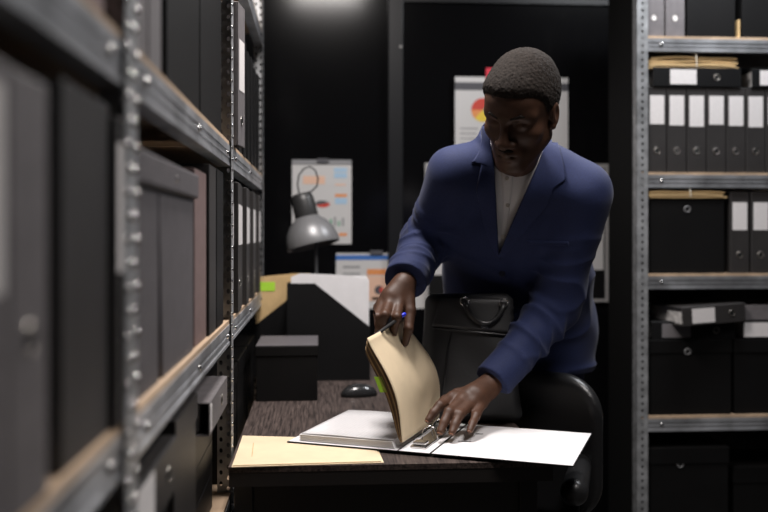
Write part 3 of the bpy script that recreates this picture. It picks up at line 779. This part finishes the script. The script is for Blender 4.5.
bme = bag.data; bvh_bag = BVHTree.FromPolygons([v_.co for v_ in bme.vertices], [p.vertices[:] for p in bme.polygons])
ORG = Vector((0, 0, CAMZ))
def ray(px, py): return Vector((SN, CS, 0))+Vector((CS, -SN, 0))*((px-384)/FPX)+Vector((0, 0, (233-py)/FPX))
def drape(bvh, px, py, off=.002, fallback=2.3):
    dv = ray(px, py).normalized(); h, n, i, dist = bvh.ray_cast(ORG, dv)
    if h is None: return None
    if n.dot(dv) > 0: n = -n
    return h+n*off
def strip(bvh, Lp, Rp, n, m_, off=.003, thick=.003, lift=0):
    """a cloth or leather strip of real thickness lying on a surface, between two outlines; lift raises its right edge"""
    Lp = [Vector(p) for p in Lp]; Rp = [Vector(p) for p in Rp]
    def pol(P, t):
        ls = [0]
        for a, b in zip(P, P[1:]): ls.append(ls[-1]+(b-a).length)
        s = t*ls[-1]
        for i in range(len(P)-1):
            if s <= ls[i+1] or i == len(P)-2: return P[i].lerp(P[i+1], (s-ls[i])/max(1e-6, ls[i+1]-ls[i]))
    b = MB()
    def f(u, v, o):
        p = pol(Lp, v).lerp(pol(Rp, v), u); return drape(bvh, p.x, p.y, o+lift*u)
    lay = []
    for o in (off, off+thick):
        V = [[f(i/m_, j/n, o) for j in range(n+1)] for i in range(m_+1)]
        lay.append([[b.bm.verts.new(q) if q is not None else None for q in row] for row in V])
    A, B_ = lay
    ok = {}
    for i in range(m_):
        for j in range(n):
            q = (B_[i][j], B_[i+1][j], B_[i+1][j+1], B_[i][j+1])
            if None in q: continue
            c = [t.co for t in q]
            if max((c[k]-c[(k+1) % 4]).length for k in range(4)) > .035: continue
            ok[(i, j)] = 1
            b.bm.faces.new(q); b.bm.faces.new((A[i][j], A[i][j+1], A[i+1][j+1], A[i+1][j]))
    for (i, j) in ok:
        for (di, dj, e) in ((-1, 0, ((i, j), (i, j+1))), (1, 0, ((i+1, j), (i+1, j+1))), (0, -1, ((i, j), (i+1, j))), (0, 1, ((i, j+1), (i+1, j+1)))):
            if (i+di, j+dj) not in ok:
                (a0, a1), (c0, c1) = e
                b.bm.faces.new((A[a0][a1], A[c0][c1], B_[c0][c1], B_[a0][a1]))
    for vv in [t for t in b.bm.verts if not t.link_faces]: b.bm.verts.remove(vv)
    return b
strip(bvh_bag, [(440, 296), (436, 312), (432, 326)], [(520, 300), (515, 318), (512, 334)], 10, 30, .002).build('flap', M['bag'], r, True)
strip(bvh_bag, [(434, 327), (432, 329)], [(512, 335), (512, 337)], 2, 30, .003, .002).build('seam', M['leather'], r, True)
strip(bvh_bag, [(458, 300), (447, 345), (441, 400)], [(460, 300), (449, 345), (443, 400)], 20, 1, .001, .002).build('seam', M['leather'], r, True)
h0, h1 = drape(bvh_bag, 464, 302, .006), drape(bvh_bag, 503, 303, .006)
hp = []
for i in range(17):
    t = i/16; p = h0.lerp(h1, t); s = math.sin(PI*t)**.6
    hp.append(p+Vector((0, -.012*s-.004, -.055*s)))
MB().tube(hp, .0075, 10).build('handle', M['leather'], r, True)
for p in (h0, h1):
    MB().tube([p+Vector((.011*math.cos(t), -.006, .011*math.sin(t))) for t in [2*PI*i/16 for i in range(17)]], .002, 6).build('metal_ring', M['chrome'], r, True)
q = drape(bvh_bag, 484, 327, .004)
MB().box(q.x-.010, q.x+.010, q.y-.004, q.y+.002, q.z-.004, q.z+.004, .001).build('clasp', M['chrome'], r)

# ------------------------------------------------------------------ leather office chair
ph = math.radians(-20)
r = thing('office_chair', 'black leather office chair pushed up to the desk\'s right end', 'chair', (.425, 2.245, 0), (0, 0, ph))
v = Vol((-.33, .0, .42), (.33, .40, .90), .006)
def backf(x, y, z):
    yy = y-(.262-.9*x*x)-.10*(z-.5)*.3
    hw, z0, z1, rr, th = .272, .47, .862, .11, .034
    qx = np.abs(x)-hw+rr; qz = np.abs(z-(z0+z1)/2)-(z1-z0)/2+rr
    d2 = np.sqrt(np.maximum(qx, 0)**2+np.maximum(qz, 0)**2)+np.minimum(np.maximum(qx, qz), 0)-rr
    wv = np.stack(np.broadcast_arrays(d2+.03, np.abs(yy)-th+.03))
    return np.sqrt(np.maximum(wv[0], 0)**2+np.maximum(wv[1], 0)**2)+np.minimum(np.maximum(wv[0], wv[1]), 0)-.03
v.add((backf, (-.33, 0, .42), (.33, .4, .9)), 0)
sdf_obj('backrest', v, M['leather'], r, 2)
v = Vol((-.28, -.29, .36), (.28, .27, .53), .007); v.add(rbox((0, -.01, .445), (.235, .24, .045), .04), 0)
sdf_obj('seat', v, M['leather'], r, 2)
for sx in (-1, 1):
    v = Vol((-.06, -.20, .55), (.06, .25, .70), .005); v.add(cone((0, -.06, .625), (0, .20, .63), .033, .028), 0)
    a_ = sdf_obj('armrest', v, M['leather'], r, 1, loc=(sx*.215, 0, 0))
    MB().tube([(0, -.03, .61), (0, -.05, .52), (-sx*.02, -.02, .44), (-sx*.08, 0, .395)], .012, 10).build('arm_support', M['plastic'], a_, True)
MB().tube([(0, .27, .56), (0, .26, .42), (0, .15, .385), (0, 0, .385)], .02, 10).build('back_support', M['plastic'], r, True)
MB().tube([(0, 0, .10), (0, 0, .40)], .028, 16).build('gas_column', M['chrome'], r, True)
for k in range(5):
    a_ = 2*PI*k/5+.3; c_, s_ = math.cos(a_), math.sin(a_)
    lg = MB().tube([(0, 0, .11), (.15*c_, .15*s_, .09), (.27*c_, .27*s_, .07)], [.026, .02, .015], 8).build('base_leg', M['plastic'], r, True)
    MB().lathe([(0, -.014), (.024, -.014), (.027, -.01), (.027, .01), (.024, .014), (0, .014)], 20, Matrix.Translation((.27*c_, .27*s_, .0275)) @ Matrix.Rotation(a_, 4, 'Z') @ Matrix.Rotation(PI/2, 4, 'X')).build('caster', M['plastic'], lg, True)

# ------------------------------------------------------------------ person
PN = thing('person', 'person in blue suit jacket and white shirt leaning over desk, leafing a binder', 'person', (.6, 2.7, 0))
PNi = Matrix.Translation((-.6, -2.7, 0))
def padd(name, vol, m, smooth=2, parent=None, largest=False):
    o = sdf_obj(name, vol, m, parent or PN, smooth, None, largest)
    if parent is None: o.location = (-.6, -2.7, 0)
    return o
def pmesh(b, name, m, parent=None, smooth=True, thick=0):
    o = b.build(name, m, parent or PN, smooth, thick)
    if parent is None: o.location = (-.6, -2.7, 0)
    return o
V3 = lambda p: np.array(p, float)
# joints
SR = V3((.343, 2.250, 1.388)); ER = V3((.285, 2.400, 1.225)); WR = V3(atf(404, 284, 2.24))
SL = V3((.660, 2.225, 1.340)); EL = V3(atf(556, 308, 2.37)); WL = V3(atf(488, 387, 2.25))
ST = [((.602, 2.672, .83), .222, .150), ((.597, 2.662, .97), .212, .146), ((.565, 2.555, 1.12), .195, .138), ((.520, 2.39, 1.285), .200, .132), ((.492, 2.295, 1.365), .180, .098)]
NB = V3((.482, 2.258, 1.440))
SDIR = (.985, -.06, -.13)
def torso(v, sh=0, k=.05, i0=0):
    for i in range(i0, len(ST)-1):
        A, B = ST[i], ST[i+1]
        v.add(loft((A[0], A[1]-sh, A[2]-sh), (B[0], B[1]-sh, B[2]-sh), (1, 0, 0) if i < 2 else SDIR), k)
    v.add(cone(NB+V3((-.045, 0, -.004)), SR+V3((.0, .005, .012)), .056-sh*.8, .060-sh*.8), k)
    v.add(cone(NB+V3((.045, 0, -.004)), SL+V3((.0, .005, .012)), .056-sh*.8, .060-sh*.8), k)
# head frame
hy = math.radians(37); hp_ = math.radians(30); hr_ = math.radians(-11)
HF = V3((-math.sin(hy)*math.cos(hp_), -math.cos(hy)*math.cos(hp_), -math.sin(hp_)))
HS = V3((math.cos(hy), -math.sin(hy), 0)); HU = np.cross(HS, HF)
if HU[2] < 0: HU = -HU
HS, HU = HS*math.cos(hr_)+HU*math.sin(hr_), HU*math.cos(hr_)-HS*math.sin(hr_)
HC = V3(atf(520.5, 110.5, 2.05)); HSC = .985
HR = np.stack([HS, HF, HU])
def hp3(x, y, z): return HC+(HS*x+HF*y+HU*z)*HSC
def hell(c, r_): return ell(hp3(*c), V3(r_)*HSC, HR)
def hcone(a, b, ra, rb): return cone(hp3(*a), hp3(*b), ra*HSC, rb*HSC)

B = Vol((.13, 1.86, .74), (.90, 2.86, 1.67), .0027)
torso(B, .035, .05)
# arms under the sleeves
for (s_, e_, w_) in ((SR, ER, WR), (SL, EL, WL)):
    B.add(cone(s_, e_, .048, .038), .02); B.add(cone(e_, w_, .038, .026), .02)
# neck, skull, face
B.add(cone(NB+V3((0, .0, -.02)), hp3(0, -.035, -.055), .062, .056), .03)
B.add(hell((0, -.018, .036), (.0765, .098, .088)), .02)
B.add(hell((0, .022, -.030), (.064, .070, .085)), .03)
B.add(hell((0, .045, .045), (.060, .052, .045)), .03)
for s_ in (-1, 1):
    B.add(hcone((s_*.050, .000, -.055), (s_*.020, .064, -.104), .022, .018), .025)
    B.add(hell((s_*.042, .054, -.024), (.022, .022, .018)), .025)
    B.add(hcone((s_*.046, .066, .020), (s_*.012, .086, .021), .013, .013), .016)
B.add(hell((0, .070, -.108), (.026, .022, .018)), .02)
B.add(hell((0, .076, -.070), (.036, .024, .026)), .018)
for s_ in (-1, 1):
    B.cut(hell((s_*.032, .098, .003), (.019, .018, .011)), .012)
    B.add(hell((s_*.032, .0740, .001), (.0160, .0140, .0120)), .006)
    B.cut(hcone((s_*.020, .0885, -.0045), (s_*.044, .0845, -.0035), .0012, .0010), .003)
B.add(hcone((0, .088, .014), (0, .110, -.034), .0085, .0125), .010)
B.add(hell((0, .108, -.037), (.014, .013, .011)), .008)
for s_ in (-1, 1): B.add(hell((s_*.0155, .098, -.040), (.0105, .012, .009)), .006)
B.add(hcone((-.020, .088, -.067), (0, .0985, -.0635), .0055, .0075), .006); B.add(hcone((.020, .088, -.067), (0, .0985, -.0635), .0055, .0075), .006)
B.add(hcone((-.016, .089, -.078), (.016, .089, -.078), .0075, .0075), .006); B.add(hell((0, .094, -.0785), (.016, .010, .0075)), .006)
B.cut(hcone((-.024, .096, -.0715), (.024, .096, -.0715), .0016, .0016), .004)
for s_ in (-1, 1):
    B.add(hell((s_*.0785, -.012, -.004), (.009, .0185, .031)), .006)
    B.cut(hell((s_*.089, -.008, .0), (.008, .010, .018)), .005)
    B.add(hell((s_*.078, .000, -.030), (.007, .008, .009)), .005)
# ---- hands
def fing(pts, rs, k=.005):
    for i in range(len(pts)-1): B.add(cone(pts[i], pts[i+1], rs[i], rs[i+1]), k if i else .010)
P = lambda a, b, f: V3(atf(a, b, f))
NAILS = []
# left hand spread on the right cover
wl = WL; 
mcpL = [P(453, 397.5, 2.195), P(463, 400, 2.18), P(473, 402, 2.185), P(482, 403, 2.20)]
B.add(cone(wl, (wl+mcpL[1]+mcpL[2])/3, .029, .031), .015)
for m_, rr in zip(mcpL, (.0145, .0145, .0135, .0125)): B.add(cone(wl+(m_-wl)*.15, m_, .019, rr), .014)
sur = DZ+zb+.0031
tips = [(428.5, 420, 2.125), (440.5, 431.5, 2.085), (452, 432.5, 2.085), (470, 430.5, 2.10)]
pips = [(440, 405.5, 2.15), (449, 412, 2.12), (459.5, 414.5, 2.12), (476, 415.5, 2.14)]
dips = [(433.5, 413, 2.135), (444, 422.5, 2.10), (455, 424.5, 2.10), (472.5, 423.5, 2.118)]
for i in range(4):
    rs = [(.0145, .0120, .0104, .0090), (.0145, .0122, .0106, .0092), (.014, .0118, .0102, .0088), (.0125, .0104, .0092, .0080)][i]
    a_, b_, c_ = P(*pips[i]), P(*dips[i]), P(*tips[i])
    fing([mcpL[i], a_, b_, c_], rs); NAILS.append((b_, c_, rs[3]))
thL = [wl+(mcpL[0]-wl)*.25+V3((-.012, .012, -.006)), P(457, 394, 2.25), P(445, 400, 2.235), P(438, 405.5, 2.225)]
fing(thL, (.018, .0140, .0118, .0095)); NAILS.append((thL[2], thL[3], .0095))
# right hand gripping the raised divider
wr = WR
mcpR = [P(399, 304, 2.20), P(390, 302, 2.205), P(382, 305, 2.21), P(375.5, 311, 2.22)]
B.add(cone(wr, (wr+mcpR[1]+mcpR[2])/3, .027, .028), .015)
for m_, rr in zip(mcpR, (.0145, .0145, .0135, .012)): B.add(cone(wr+(m_-wr)*.2, m_, .019, rr), .014)
fR = [[(397, 317, 2.150), (394, 329, 2.165), (393, 339, 2.20)], [(385, 315, 2.145), (380.5, 328, 2.155), (383, 339, 2.18)],
      [(376.5, 317, 2.150), (372.5, 329, 2.155), (376, 340, 2.175)], [(371, 320, 2.165), (368.5, 331, 2.165), (372, 340, 2.18)]]
for i in range(4):
    rs = [(.0135, .011, .0095, .008), (.0135, .011, .0095, .0082), (.013, .0105, .009, .008), (.0115, .0095, .0082, .007)][i]
    fing([mcpR[i]]+[P(*q) for q in fR[i]], rs)
thR = [wr+(mcpR[0]-wr)*.25+V3((.012, -.004, -.006)), P(410, 311, 2.20), P(408.5, 329, 2.175), P(405, 343, 2.185)]
fing(thR, (.018, .0145, .0118, .0092)); NAILS.append((thR[2], thR[3], .0092))
body = padd('body', B, M['skin'], 1)
for (a_, b_, rr) in NAILS[:6]:
    d_ = (b_-a_); d_ /= np.linalg.norm(d_); up = V3((0, -.35, 1)); up -= d_*(up@d_); up /= np.linalg.norm(up); sd = np.cross(d_, up)
    c_ = b_+up*rr*.78+d_*rr*.25
    nb = MB()
    def nf(u, v):
        a2 = (u-.5)*1.9; p = c_+sd*math.sin(a2)*rr*.78+up*(math.cos(a2)-1)*rr*.75+d_*(v-.5)*rr*1.45-up*(v-.3)**2*rr*.35
        return Vector(p)
    nb.grid(nf, 8, 6); pmesh(nb, 'fingernail', M['nail'], None, True, .0008)
# hair
H = Vol(HC-.16, HC+.16, .0027)
H.add(hell((0, -.020, .040), (.0845, .106, .098)), 0); H.add(hell((0, .040, .060), (.066, .058, .046)), .03)
sl, x, y, z = H.all()
X, Y, Z = x-HC[0], y-HC[1], z-HC[2]
lx, ly_, lz = [(X*HR[i, 0]+Y*HR[i, 1]+Z*HR[i, 2])/HSC for i in range(3)]
nz = (.0022*(rng.rand(*H.D.shape)-.5)).astype(np.float32)+.0010*np.sin(lx*420+1)*np.sin(ly_*380)*np.sin(lz*450+2)
line = np.interp(ly_, [-.12, -.06, -.03, -.012, .012, .03, .045, .062, .075], [-.055, -.045, -.020, .012, .000, .030, .050, .064, .068])
H.D = np.maximum(H.D+nz+.0075*np.clip(1-(lz-line)/.022, 0, 1)**1.5, (line-lz)*.8).astype(np.float32)
padd('hair', H, M['hair'], 0)
# moustache and eyebrows
v = Vol(hp3(0, .095, -.055)-.05, hp3(0, .095, -.055)+.05, .0018)
for s_ in (-1, 1): v.add(hcone((0, .1015, -.0545), (s_*.024, .0895, -.0615), .0045, .0030), .004)
padd('moustache', v, M['hair'], 1)
for s_ in (-1, 1):
    v = Vol(hp3(s_*.032, .085, .022)-.04, hp3(s_*.032, .085, .022)+.04, .0018)
    v.add(hcone((s_*.016, .0985, .0235), (s_*.036, .0915, .029), .0038, .0035), .003); v.add(hcone((s_*.036, .0915, .029), (s_*.050, .0775, .023), .0032, .002), .003)
    padd('eyebrow', v, M['hair'], 1)

# ---- shirt
def proj(x, y, z):
    r_ = x*CS-y*SN; f_ = x*SN+y*CS
    return 384+FPX*r_/f_, 233-FPX*(z-CAMZ)/f_
v = Vol((.26, 2.02, .98), (.74, 2.70, 1.53), .0045)
torso(v, .017, .05, 1)
v.add(cone(NB+V3((0, .0, -.03)), NB+V3((-.006, -.045, .038)), .074, .066), .02)
nd = V3((-.006, -.045, .068)); nd /= np.linalg.norm(nd)
sl, x, y, z = v.all(); top = NB+V3((-.006, -.045, .040))
v.D = np.maximum(v.D, ((x-top[0])*nd[0]+(y-top[1])*nd[1]+(z-top[2])*nd[2])).astype(np.float32)
v.cut(cone(NB+V3((0, .01, -.03)), NB+V3((-.008, -.058, .085)), .055, .062), .004)
shirt = padd('shirt', v, M['shirt'], 1, None, True)

# ---- jacket
def folds(amp, n, ph_, w0, w1, tw=3.0, ax=0):
    def wob(t, x, y, z):
        win = np.clip((t-w0)/.25, 0, 1)*np.clip((w1-t)/.25, 0, 1)
        q1 = 1-np.abs(np.sin(PI*n*t+ph_+.45*tw*np.sin((x+z)*13+ph_))); q2 = 1-np.abs(np.sin(PI*n*1.6*t+ph_*2-.5*tw*np.sin((y-z+x)*17)))
        return amp*win*(1.5*q1**2+1.1*q2**2-.8)
    return wob
def jacket_solid(v, neck=True):
    torso(v, 0, .055)
    k = .035
    v.add(cone(SR, ER, .070, .064, folds(.0050, 2.6, .5, .35, 1.4)), k)
    WRc = WR+(WR-ER)/np.linalg.norm(WR-ER)*.01
    v.add(cone(ER, WRc, .066, .050, folds(.0055, 4.2, 1.0, -.4, .85)), .02)
    v.add(cone(SL, EL, .070, .062, folds(.0055, 3.0, 2.0, .35, 1.4)), k)
    WLc = WL+(WL-EL)/np.linalg.norm(WL-EL)*.01
    v.add(cone(EL, WLc, .062, .046, folds(.0055, 3.0, 2.5, -.4, .70)), .02)
    for (e_, w_, back) in ((ER, WR, .016), (EL, WL, .022)):
        dd = (w_-e_)/np.linalg.norm(w_-e_); p0_ = w_-dd*back
        lo, hi = w_-.13, w_+.13; sl, x, y, z = v.sub(lo, hi)
        pl = (x-p0_[0])*dd[0]+(y-p0_[1])*dd[1]+(z-p0_[2])*dd[2]
        rad = np.sqrt(np.maximum((x-w_[0])**2+(y-w_[1])**2+(z-w_[2])**2-((x-w_[0])*dd[0]+(y-w_[1])*dd[1]+(z-w_[2])*dd[2])**2, 0))
        m_ = (rad < .085)
        v.D[sl] = np.where(m_, np.maximum(v.D[sl], pl), v.D[sl])
    sl, x, y, z = v.all()
    v.D = np.maximum(v.D, .838-z).astype(np.float32)
    # soft cloth undulation of the body
    fd = 1-np.abs(np.sin(9*(x-.5)+14*(z-1.1)*np.sign(.5-x)+1.1*np.sin(z*19+x*7)))
    lowz = np.clip((1.30-z)/.15, 0, 1)
    v.D -= (.0050*lowz*fd**3).astype(np.float32)
    v.D += (.0018*np.sin(x*31+z*17+1.2*np.sin(z*13))*np.sin(z*22-x*12+y*9)).astype(np.float32)
    v.add(cone(NB+V3((0, .01, -.03)), NB+V3((-.006, -.020, .040)), .088, .078), .02)
    # neck opening
    tp = NB+V3((-.002, -.012, .022))
    hole_ = cone(NB+V3((0, .02, -.02)), NB+V3((-.02, -.10, .14)), .066, .075)
    if neck: v.cut(hole_, .006)
    return v
cv = jacket_solid(Vol((.13, 1.98, .80), (.90, 2.90, 1.53), .007), False)
Vc, Fc = cv.mesh()
bvh_j = BVHTree.FromPolygons([Vector(p) for p in Vc], [tuple(int(i) for i in f) for f in Fc])
v = jacket_solid(Vol((.13, 1.98, .80), (.90, 2.90, 1.53), .0042))
sl, x, y, z = v.all()
v.D = np.maximum(v.D, -(v.D+.012)).astype(np.float32)
# front opening over the shirt
px, py = proj(x, y, z)
e_l = 495.0+0*py                                            # left edge
e_l = np.interp(py, [130, 165, 200, 257], [492, 494.5, 495.5, 497.5])
e_r = np.interp(py, [130, 138, 161, 221, 257], [549, 547, 539, 512.5, 498])
inside = np.minimum(np.minimum(px-e_l, e_r-px), 258-py)/400.0
front = y < 2.46
v.D = np.where(front, np.maximum(v.D, inside), v.D).astype(np.float32)
# open skirt front below the last button
jacket = padd('jacket', v, M['jacket'], 1)
jp = Matrix.Translation((0, 0, 0))
def jmesh(b, name, m='jacket'): return pmesh(b, name, M[m], jacket, True)
jmesh(strip(bvh_j, [(483, 127), (483, 141), (477, 155), (471, 163.5), (481, 163), (476, 190), (484, 225), (496, 256)], [(490, 127), (491, 141), (493, 155), (494.5, 168), (495, 180), (496.5, 205), (498, 235), (499, 258)], 48, 10, .0005, .004, .002), 'lapel')
jmesh(strip(bvh_j, [(546, 139), (541, 157), (534, 174), (522, 201), (511, 225), (502, 247), (498, 257)], [(556, 138), (562, 160), (566, 180), (553, 188), (548, 205), (524, 233), (501, 258)], 48, 16, .0005, .004), 'lapel')
jmesh(strip(bvh_j, [(527, 239.5), (528, 244)], [(569, 241.5), (569, 246)], 3, 20, .0, .0018), 'chest_pocket')
for (a_, b_, m_, rr, bv) in ((502, 273, 'navybutton', .0085, bvh_j),):
    p = drape(bv, a_, b_, .002); dv = -ray(a_, b_).normalized()
    mt = Matrix.Translation(p) @ dv.to_track_quat('Z', 'Y').to_matrix().to_4x4()
    pmesh(MB().lathe([(rr, -.002), (rr, .002), (rr*.8, .0032), (rr*.6, .0024), (0, .0024)], 20, mt), 'button', M[m_], jacket)
sme = shirt.data; bvh_s = BVHTree.FromPolygons([q.co for q in sme.vertices], [p.vertices[:] for p in sme.polygons])
pmesh(strip(bvh_s, [(501, 172), (503, 200), (500, 250)], [(514, 170), (511, 200), (504, 250)], 30, 4, .0002, .0016), 'placket', M['shirt'], shirt, True)
for (a_, b_) in ((507, 178), (507.5, 204.5), (503, 236)):
    p = drape(bvh_s, a_, b_, .004); dv = -ray(a_, b_).normalized()
    mt = Matrix.Translation(p) @ dv.to_track_quat('Z', 'Y').to_matrix().to_4x4()
    pmesh(MB().lathe([(.0055, -.002), (.0055, .001), (.0045, .002), (.003, .0014), (0, .0014)], 16, mt), 'button', M['button'], shirt)
# ---- trousers and shoes
v = Vol((.33, 2.44, .02), (.92, 2.95, 1.08), .007)
v.add(loft(((.60, 2.675, .84), .175, .12), ((.592, 2.655, 1.02), .165, .115)), 0)
for hx, fx in ((.505, .50), (.69, .70)):
    v.add(cone((hx, 2.675, .86), (fx, 2.66, .48), .098, .075), .04); v.add(cone((fx, 2.66, .48), (fx, 2.70, .09), .075, .066, folds(.004, 4, 1, .5, 1.3)), .03)
sl, x, y, z = v.all(); v.D = np.maximum(v.D, .055-z).astype(np.float32)
padd('trousers', v, M['jacket'], 2)
for fx in (.50, .70):
    v = Vol((fx-.08, 2.48, -.01), (fx+.08, 2.82, .13), .005)
    v.add(ell((fx, 2.62, .04), (.048, .115, .042)), 0); v.add(ell((fx, 2.72, .05), (.042, .06, .055)), .03)
    sl, x, y, z = v.all(); v.D = np.maximum(v.D, .002-z).astype(np.float32)
    padd('shoe', v, M['leather'], 1)

# ------------------------------------------------------------------ pen held in the right hand
pa, pb = atf(391, 324, 2.135), atf(405.5, 313.5, 2.165)
dv = (pb-pa).normalized(); pa = pb-dv*.135
r = thing('ballpoint_pen', 'slim dark pen with blue end held in the gripping hand', 'pen', tuple(pb))
MB().tube([pa-pb, pa-pb+dv*.012, -dv*.016], [.001, .0042, .0042], 10).build('barrel', M['lampdark'], r, True)
MB().tube([-dv*.016, -dv*.002, Vector((0, 0, 0))], [.0046, .0046, .003], 10).build('end_cap', M['penblue'], r, True)
